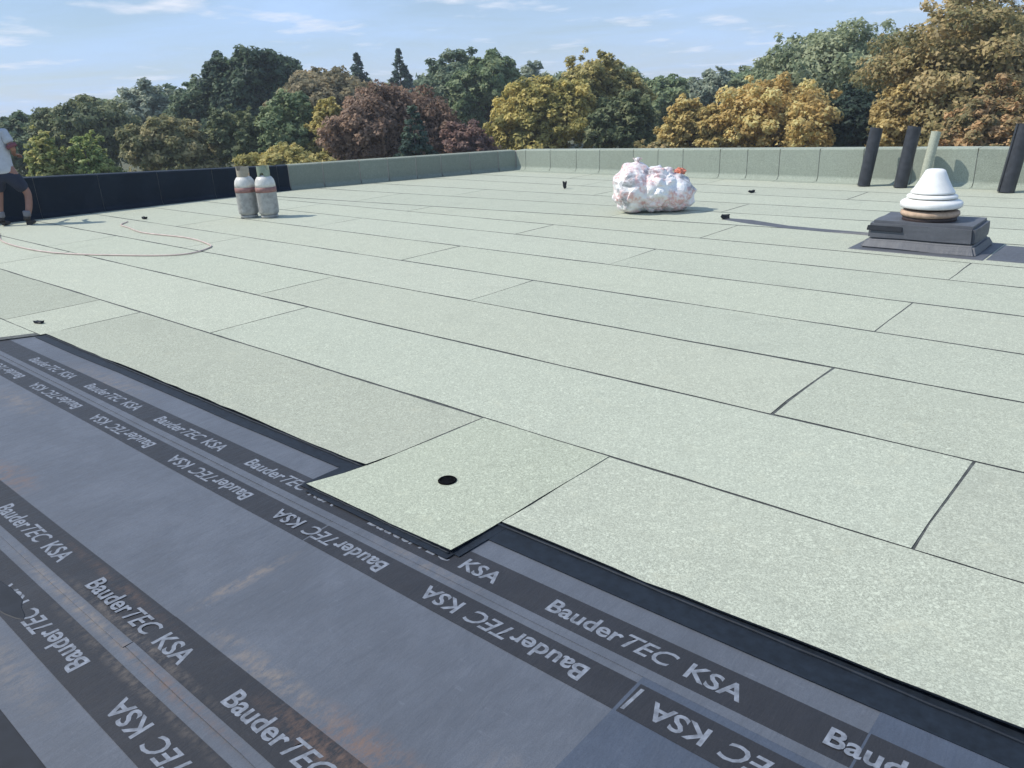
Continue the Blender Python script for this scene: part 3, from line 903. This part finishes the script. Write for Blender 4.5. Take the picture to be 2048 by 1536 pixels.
for (uu, vv, r_, ln, lb) in ((-4.40, 13.93, .105, .92, 'leftmost black felt roll standing upright against the pale green parapet'),
                             (-3.83, 13.93, .110, .94, 'middle black felt roll standing upright, behind the white vent cowl'),
                             (-2.32, 13.86, .120, .97, 'rightmost black felt roll standing upright at the right picture edge')):
    o = tag(felt_roll('felt_roll', (uu, vv, .026), r_, ln, ROLLM, 5, .013, uu), lb, 'roll', 'black felt rolls at the parapet')
    lean(o, 7, (.75, .66))
o = tag(felt_roll('felt_roll', (-3.52, 14.0, .026), .075, .86, GREEN, 3, .012, 1), 'slim pale green felt roll standing beside the middle black roll', 'roll')
lean(o, 7, (.8, .6))
# ---- gas cylinders --------------------------------------------------------------------
GASG = plain('worn grey paint', (0.33, 0.33, 0.315), 0.5, 0.28, 13)
GASW = plain('off white paint', (0.58, 0.57, 0.53), 0.45, 0.2, 13)
REDB = plain('dull red band', (0.27, 0.14, 0.125), 0.6, 0.25, 14)
BRASS = plain('brass valve', (0.45, 0.33, 0.14), 0.4, 0.2, 20, metal=1.0)
TANC = plain('tan guard paint', (0.34, 0.30, 0.23), 0.5, 0.2, 14)
GRNC = plain('green guard paint', (0.23, 0.28, 0.21), 0.5, 0.2, 14)
def gas_bottle(loc, guard, label, rz):
    root = tag(empty('gas_cylinder', loc, rz), label, 'gas cylinder', 'gas cylinders')
    V, F = lathe([(.125, 0), (.135, .0), (.135, .045), (.128, .05), (.128, .0)], 32, True); mesh_obj('foot_ring', V, F, GASG, root, True)
    V, F = lathe([(.02, .035), (.12, .045), (.152, .075), (.158, .11), (.158, .40), (.159, .405)], 40); mesh_obj('cylinder_body', V, F, GASG, root, True)
    V, F = lathe([(.158, .475), (.1565, .53), (.145, .585), (.115, .630), (.07, .655), (.035, .662)], 40); mesh_obj('cylinder_shoulder', V, F, GASW, root, True)
    V, F = lathe([(.150, .398), (.1625, .402), (.1625, .478), (.150, .482)], 40); mesh_obj('painted_band', V, F, REDB, root, True)
    # guard collar with cut-outs
    V, F = [], []
    seg = 28
    for k in range(seg):
        a = 2 * math.pi * k / seg
        top = .80 if (k % 14) not in (5, 6, 7, 8) else .74
        lo = .64 if (k % 14) not in (0, 1, 2) else .70
        for r_ in (.098, .092):
            V += [(r_ * math.cos(a), r_ * math.sin(a), lo), (r_ * math.cos(a), r_ * math.sin(a), top)]
    for k in range(seg):
        a, b = 4 * k, 4 * ((k + 1) % seg)
        F += [(a, b, b + 1, a + 1), (a + 2, a + 3, b + 3, b + 2), (a + 1, b + 1, b + 3, a + 3), (a, a + 2, b + 2, b)]
    mesh_obj('valve_guard', V, F, guard, root)
    V, F = lathe([(.022, .655), (.022, .70), (.014, .705), (.014, .735), (.03, .74), (.03, .765), (.012, .77)], 14); mesh_obj('valve', V, F, BRASS, root, True)
    return root
gas_bottle((-11.66, 6.90, .022), TANC, 'left gas cylinder of the pair, with tan guard collar', .4)
gas_bottle((-11.33, 7.06, .022), GRNC, 'right gas cylinder of the pair, with greenish guard collar', 2.0)
# ---- gas hose ---------------------------------------------------------------------------
HOSE = plain('faded red rubber hose', (0.52, 0.41, 0.37), 0.6, 0.2, 8)
pts = [(-14.55, 4.1, .04), (-14.05, 4.0, .034), (-12.9, 3.72, .034), (-11.36, 3.76, .034), (-10.15, 4.2, .034), (-9.5, 4.62, .034), (-9.62, 5.05, .034), (-9.95, 5.2, .034),
       (-10.7, 5.30, .034), (-11.75, 5.2, .034), (-12.5, 5.32, .034), (-12.95, 5.4, .034), (-13.2, 5.62, .034)]
V, F = tube(smooth_path(pts, 8), .009, 8)
tag(mesh_obj('gas_hose', V, F, HOSE, None, True), 'faded red gas hose lying in a long loop on the green roof', 'hose')
# ---- waste bag ------------------------------------------------------------------------------
t = NT('printed white plastic')
pn = t.noise(3.4, 3, 0.55, t.mapping((1, 1, 1.5), (0, .5, .4)), 0.5)
pm = t.rng(pn, .42, .58, 0, .85)
fine = t.noise(22, 3, .5)
redc = t.mix(t.rng(fine, .42, .58), (.66, .36, .33), (.80, .70, .69))
pn2 = t.noise(2.1, 3, .5, t.mapping((1, 1, 1), (0, 0, 0), (4, 2, 1)))
greyc = t.mix(t.rng(fine, .4, .6), (.20, .21, .23), (.48, .48, .50))
bc = t.mix(pm, (.83, .82, .81), redc)
bc = t.mix(t.rng(pn2, .56, .62, 0, .8), bc, greyc)
t.bump(t.noise(14, 4, .6), .5, .02)
BAG = t.set(bc, .30, 0, .5)
bag = tag(empty('waste_bag', (-6.10, 10.10, .02), math.atan2(.653, .756)), 'bulging white plastic sack with red print, full of waste', 'bag')
bm = bmesh.new(); bmesh.ops.create_icosphere(bm, subdivisions=5, radius=1)
lobes = [((-.31, 0, .34), (.285, .34, .37)), ((.03, .0, .31), (.40, .37, .33)), ((.30, 0, .25), (.30, .33, .29)), ((-.22, .02, .55), (.18, .2, .17))]
def bag_r(d):
    best = 0
    for (c, s) in lobes:
        c = Vector(c) - Vector((0, 0, .3)); 
        # ray from the bag's centre through the ellipsoid
        D_ = Vector((d.x / s[0], d.y / s[1], d.z / s[2])); C_ = Vector((c.x / s[0], c.y / s[1], c.z / s[2]))
        A_, B_, K_ = D_.dot(D_), D_.dot(C_), C_.dot(C_) - 1
        q = B_ * B_ - A_ * K_
        if q > 0: best = max(best, (B_ + math.sqrt(q)) / A_)
    return best
for v in bm.verts:
    d = v.co.normalized(); r_ = bag_r(d)
    p = d * r_ + Vector((0, 0, .3))
    w_ = Vector((noise.noise(p * 3), noise.noise(p * 3 + Vector((7, 0, 0))), noise.noise(p * 3 + Vector((0, 7, 0))))) * .12
    vd = noise.voronoi((p + w_) * 5.5)[0]; vd2 = noise.voronoi((p + w_) * 12)[0]
    cr = .045 - min(.05, (vd[1] - vd[0]) * .085) + .010 - min(.016, (vd2[1] - vd2[0]) * .02) + abs(noise.noise(p * 4.0)) * .05
    p = p - d * cr + d * .03
    p.z = max(p.z, 0.002 + .012 * (1 + noise.noise(p * 8)))
    v.co = p
bm_obj('sack', bm, BAG, bag, False)
# gathered necks of the sack
for (c, s, tl) in (((-.24, .0, .66), .06, .08), ((.33, .03, .48), .05, .07)):
    V, F = [], []
    for i, (rr, zz) in enumerate([(1.2, -.06), (.7, -.01), (.35, .02), (.55, .06), (1.0, .10)]):
        for k in range(18):
            a = 2 * math.pi * k / 18
            w = rr * s * (1 + .25 * math.sin(5 * a + i))
            V.append((c[0] + w * math.cos(a), c[1] + w * math.sin(a), c[2] + zz + .015 * math.sin(3 * a + i)))
    for i in range(4):
        for k in range(18):
            F.append((i * 18 + k, i * 18 + (k + 1) % 18, (i + 1) * 18 + (k + 1) % 18, (i + 1) * 18 + k))
    mesh_obj('gathered_neck', V, F, BAG, bag, True)
REDW = plain('red orange wrapper', (0.55, 0.17, 0.10), 0.5, 0.25, 12)
bm = bmesh.new(); bmesh.ops.create_icosphere(bm, subdivisions=3, radius=1)
for v in bm.verts:
    q = 1 + .4 * noise.noise(v.co * 2.2) + .2 * noise.noise(v.co * 5)
    v.co = Vector((v.co.x * .085 * q, v.co.y * .075 * q, v.co.z * .060 * q))
o = bm_obj('crumpled_wrapper', bm, REDW, None, False, (-5.83, 10.36, .565))
tag(o, 'crumpled red-orange wrapper on top of the white waste sack', 'wrapper')
# ---- small roof fittings and scraps -------------------------------------------------------------
PIT = plain('black rim and bore shade', (0.004, 0.004, 0.005), 0.9, 0.1, 10, spec=0.05)
outlet = tag(empty('roof_outlet', (-2.50, 2.305, GT + .004)), 'small round black pipe opening in the square green patch', 'roof outlet')
V, F = lathe([(.034, .0), (.045, .0), (.046, .004), (.042, .008), (.036, .008), (.033, .003)], 28, True)
mesh_obj('outlet_rim', V, F, PIT, outlet, True)
V, F = lathe([(.0345, .0015), (.0345, .0030), (.001, .0032)], 28)
mesh_obj('pipe_bore', V, F, PIT, outlet)  # flat disc; its black stands in for the shade inside the pipe
def scrap(loc, size, rz, label, seed, mat=BLACK):
    bm = bmesh.new(); bmesh.ops.create_cube(bm, size=1)
    bmesh.ops.subdivide_edges(bm, edges=bm.edges[:], cuts=3, use_grid_fill=True)
    for v in bm.verts:
        q = v.co.copy()
        n_ = noise.noise(q * 2.3 + Vector((seed * 3.7, 0, 0)))
        v.co = Vector((q.x * size[0] * (1 + .5 * n_), q.y * size[1] * (1 + .5 * noise.noise(q * 2 + Vector((0, seed, 0)))), (q.z + .5) * size[2] + .4 * size[2] * max(0, n_) + q.x * q.x * size[2] * 1.2))
    o = bm_obj('felt_scrap', bm, mat, None, False, loc); o.rotation_euler.z = rz
    return tag(o, label, 'scrap', 'scraps on the roof')
Z0 = GT + .002
scrap((-7.57, 2.28, Z0), (.08, .035, .018), .4, 'small dark scrap near the left end of the black underlay', 1)
scrap((-9.02, 11.82, Z0), (.05, .05, .10), .2, 'small upright dark stub on the far roof, left of the waste sack', 2)
scrap((-5.70, 12.5, Z0), (.09, .05, .035), 1.0, 'small dark scrap on the far roof, right of the waste sack', 3)
scrap((-13.29, 5.94, Z0), (.09, .05, .03), .1, 'small dark scrap near the black parapet, beyond the hose loop', 4)
scrap((-4.86, 9.90, Z0), (.10, .05, .05), .5, 'dark lump at the left tip of the narrow dark strip', 5)
# narrow tapering dark strip towards the vent
st = [(-4.90, 9.90, .03), (-4.45, 9.76, .06), (-3.9, 9.63, .05), (-3.4, 9.58, .03), (-2.84, 9.55, .012)]
V, F = [], []
for i, (a, b, w) in enumerate(st):
    zz = Z0 + .012 + .02 * math.sin(i * 1.3) ** 2
    V += [(a, b - w, Z0), (a, b + w, zz), (a, b + w, zz - .008), (a, b - w, Z0 - .0015)]
for i in range(len(st) - 1):
    a, b = 4 * i, 4 * i + 4
    F += [(a, b, b + 1, a + 1), (a + 1, b + 1, b + 2, a + 2), (a + 2, b + 2, b + 3, a + 3), (a + 3, b + 3, b, a)]
F += [(0, 1, 2, 3), (19, 18, 17, 16)]
tag(mesh_obj('dark_strip', V, F, KERB), 'narrow dark strip running from the waste sack towards the vent kerb', 'felt strip')

# ================================================================== PERSON
SKIN = plain('tanned skin', (0.26, 0.135, 0.10), 0.55, 0.12, 12)
SHIRT = plain('grey blue work shirt', (0.42, 0.44, 0.48), 0.85, 0.15, 8)
SHORTS = plain('navy work shorts', (0.018, 0.024, 0.045), 0.85, 0.2, 8)
BOOT = plain('black work boots', (0.020, 0.017, 0.020), 0.55, 0.2, 14)
HAIR = plain('dark brown hair', (0.035, 0.022, 0.015), 0.7, 0.3, 40)
SOCK = plain('grey socks', (0.17, 0.17, 0.19), 0.9, 0.15, 30)
MAROON = plain('maroon sleeve trim', (0.16, 0.055, 0.07), 0.8, 0.2, 10)
man = tag(empty('person', (-14.95, 4.36, .022), math.atan2(.653, .756)), 'person in grey shirt and navy shorts, standing at the left picture edge', 'person')
def skin_mesh(name, joints, edges, mat, parent, root_i=0, sub=2):
    me = bpy.data.meshes.new(name)
    me.from_pydata([j[0] for j in joints], edges, [])
    o = link(bpy.data.objects.new(name, me), parent)
    md = o.modifiers.new('skin', 'SKIN')
    sv = me.skin_vertices[0].data if len(me.skin_vertices) else None
    if sv is None:
        bmx = bmesh.new(); bmx.from_mesh(me); bmx.verts.layers.skin.verify(); bmx.to_mesh(me); bmx.free()
        sv = me.skin_vertices[0].data
    for i, j in enumerate(joints):
        r_ = j[1]; sv[i].radius = r_ if isinstance(r_, tuple) else (r_, r_)
        sv[i].use_root = (i == root_i)
    md.use_smooth_shade = True
    sd = o.modifiers.new('sub', 'SUBSURF'); sd.levels = sub; sd.render_levels = sub
    dg = bpy.context.evaluated_depsgraph_get()
    m2 = bpy.data.meshes.new_from_object(o.evaluated_get(dg))
    o.modifiers.clear(); o.data = m2
    m2.materials.clear(); m2.materials.append(mat)
    m2.polygons.foreach_set('use_smooth', [True] * len(m2.polygons))
    return o
# local frame: x to the viewer's right, y away from the viewer; facing away towards the wall
J = [((.21, .00, .93), (.15, .11)),  # 0 pelvis
     ((.20, .02, 1.10), (.145, .10)), ((.19, .03, 1.28), (.165, .11)), ((.18, .03, 1.43), (.13, .09)), ((.175, .04, 1.52), .055), ((.17, .06, 1.60), .06),  # 5 head base
     ((.17, .065, 1.68), (.078, .095)), ((.17, .065, 1.77), (.055, .065)),  # 7 head top
     ((.10, 0, .88), .10), ((.02, .06, .50), .060), ((.0, .01, .30), .056), ((-.01, -.02, .09), .040),  # 11 left ankle
     ((.32, 0, .88), .10), ((.46, .12, .50), .060), ((.46, .06, .30), .056), ((.42, -.02, .09), .040),  # 15 right ankle
     ((.00, .03, 1.45), .060), ((-.12, .10, 1.20), .045), ((-.08, .32, 1.08), .034), ((-.06, .40, 1.06), .03),  # 19 left wrist
     ((.36, .03, 1.45), .060), ((.47, .00, 1.21), .046), ((.30, .26, 1.12), .034), ((.27, .33, 1.10), .03)]
E_ = [(0, 1), (1, 2), (2, 3), (3, 4), (4, 5), (5, 6), (6, 7), (0, 8), (8, 9), (9, 10), (10, 11), (0, 12), (12, 13), (13, 14), (14, 15),
      (3, 16), (16, 17), (17, 18), (18, 19), (3, 20), (20, 21), (21, 22), (22, 23)]
# hands: five fingers each, curled forward
for w, sx in ((19, 1), (23, -1)):
    wx, wy, wz = J[w][0]
    p = len(J); J.append(((wx + .005 * sx, wy + .06, wz - .005), (.034, .016))); E_.append((w, p))
    for k, (ox, ln) in enumerate(((-.030, .060), (-.010, .070), (.010, .066), (.030, .052))):
        a = len(J)
        J.append(((wx + ox, wy + .10, wz - .008), .010)); J.append(((wx + ox, wy + .10 + ln * .55, wz - .03), .009)); J.append(((wx + ox, wy + .10 + ln * .6, wz - .06), .008))
        E_ += [(p, a), (a, a + 1), (a + 1, a + 2)]
    a = len(J)
    J.append(((wx + .045 * sx, wy + .05, wz + .0), .011)); J.append(((wx + .055 * sx, wy + .085, wz - .03), .009)); E_ += [(w, a), (a, a + 1)]
skin_mesh('body', J, E_, SKIN, man)
# face (turned away from the viewer), ears and hair
V, F = lathe([(.0005, -.016), (.012, -.012), (.014, 0), (.008, .022), (.0005, .03)], 10); nose = mesh_obj('nose', V, F, SKIN, man, True, (.17, .168, 1.675))
for s in (-1, 1):
    V, F = lathe([(.0005, -.011), (.009, -.006), (.011, 0), (.009, .006), (.0005, .011)], 10); mesh_obj('eye', V, F, plain('eye', (.5, .48, .45), .3), man, True, (.17 + .032 * s, .147, 1.70))
    V, F = lathe([(.0005, -.03), (.012, -.02), (.016, 0), (.014, .02), (.0005, .03)], 10); mesh_obj('ear', V, F, SKIN, man, True, (.17 + .084 * s, .065, 1.68))
mesh_obj('mouth', [(.145, .158, 1.632), (.195, .158, 1.632), (.195, .160, 1.640), (.145, .160, 1.640)], [(0, 1, 2, 3)], MAROON, man)
skin_mesh('hair', [((.17, .04, 1.66), (.086, .085)), ((.17, .045, 1.73), (.088, .100)), ((.17, .06, 1.79), (.064, .075))], [(0, 1), (1, 2)], HAIR, man)
# clothing
skin_mesh('shirt', [((.21, 0, .80), (.205, .165)), ((.21, 0, .92), (.190, .150)), ((.20, .02, 1.10), (.185, .138)), ((.19, .03, 1.28), (.200, .142)), ((.18, .03, 1.43), (.165, .115)), ((.178, .035, 1.50), (.085, .075)),
                    ((.00, .03, 1.45), .088), ((-.09, .075, 1.27), .078), ((.36, .03, 1.45), .088), ((.44, .01, 1.28), .078)],
          [(0, 1), (1, 2), (2, 3), (3, 4), (4, 5), (4, 6), (6, 7), (4, 8), (8, 9)], SHIRT, man)
V, F = lathe([(.074, -.03), (.079, -.03), (.081, .03), (.074, .03)], 20, True)
sl_ = mesh_obj('sleeve_trim', V, F, MAROON, man, True, (.452, .008, 1.25)); sl_.rotation_euler = (.1, -.4, 0)
skin_mesh('shorts', [((.21, 0, .97), (.185, .140)), ((.21, 0, .88), (.19, .145)), ((.09, .01, .80), (.125, .125)), ((.03, .05, .53), (.105, .105)), ((.33, .01, .80), (.125, .125)), ((.44, .10, .53), (.105, .105))],
          [(0, 1), (1, 2), (2, 3), (1, 4), (4, 5)], SHORTS, man)
for bx_ in (-.01, .42):
    skin_mesh('boot', [((bx_, -.03, .045), (.050, .042)), ((bx_, -.01, .17), (.060, .060)), ((bx_, .08, .04), (.052, .038)), ((bx_, .17, .032), (.046, .028))], [(0, 1), (0, 2), (2, 3)], BOOT, man)
    V, F = lathe([(.046, .14), (.056, .15), (.057, .22), (.050, .235)], 16); mesh_obj('sock', V, F, SOCK, man, True, (bx_ + .012, -.008, 0))

# ================================================================== HAZE
hz = bpy.data.materials.new('thin haze'); hz.use_nodes = True
hn = hz.node_tree.nodes; hn.remove(hn['Principled BSDF'])
pv = hn.new('ShaderNodeVolumePrincipled')
pv.inputs['Color'].default_value = (0.82, 0.90, 1.0, 1)
pv.inputs['Density'].default_value = 0.0007
pv.inputs['Anisotropy'].default_value = 0.0
hz.node_tree.links.new(pv.outputs[0], hn['Material Output'].inputs['Volume'])
b = 425
V, F = frustum_box(-b, b, -b, b, -8.5, -b, b, -b, b, 22)
tag(mesh_obj('haze', V, F, hz), kind='stuff')
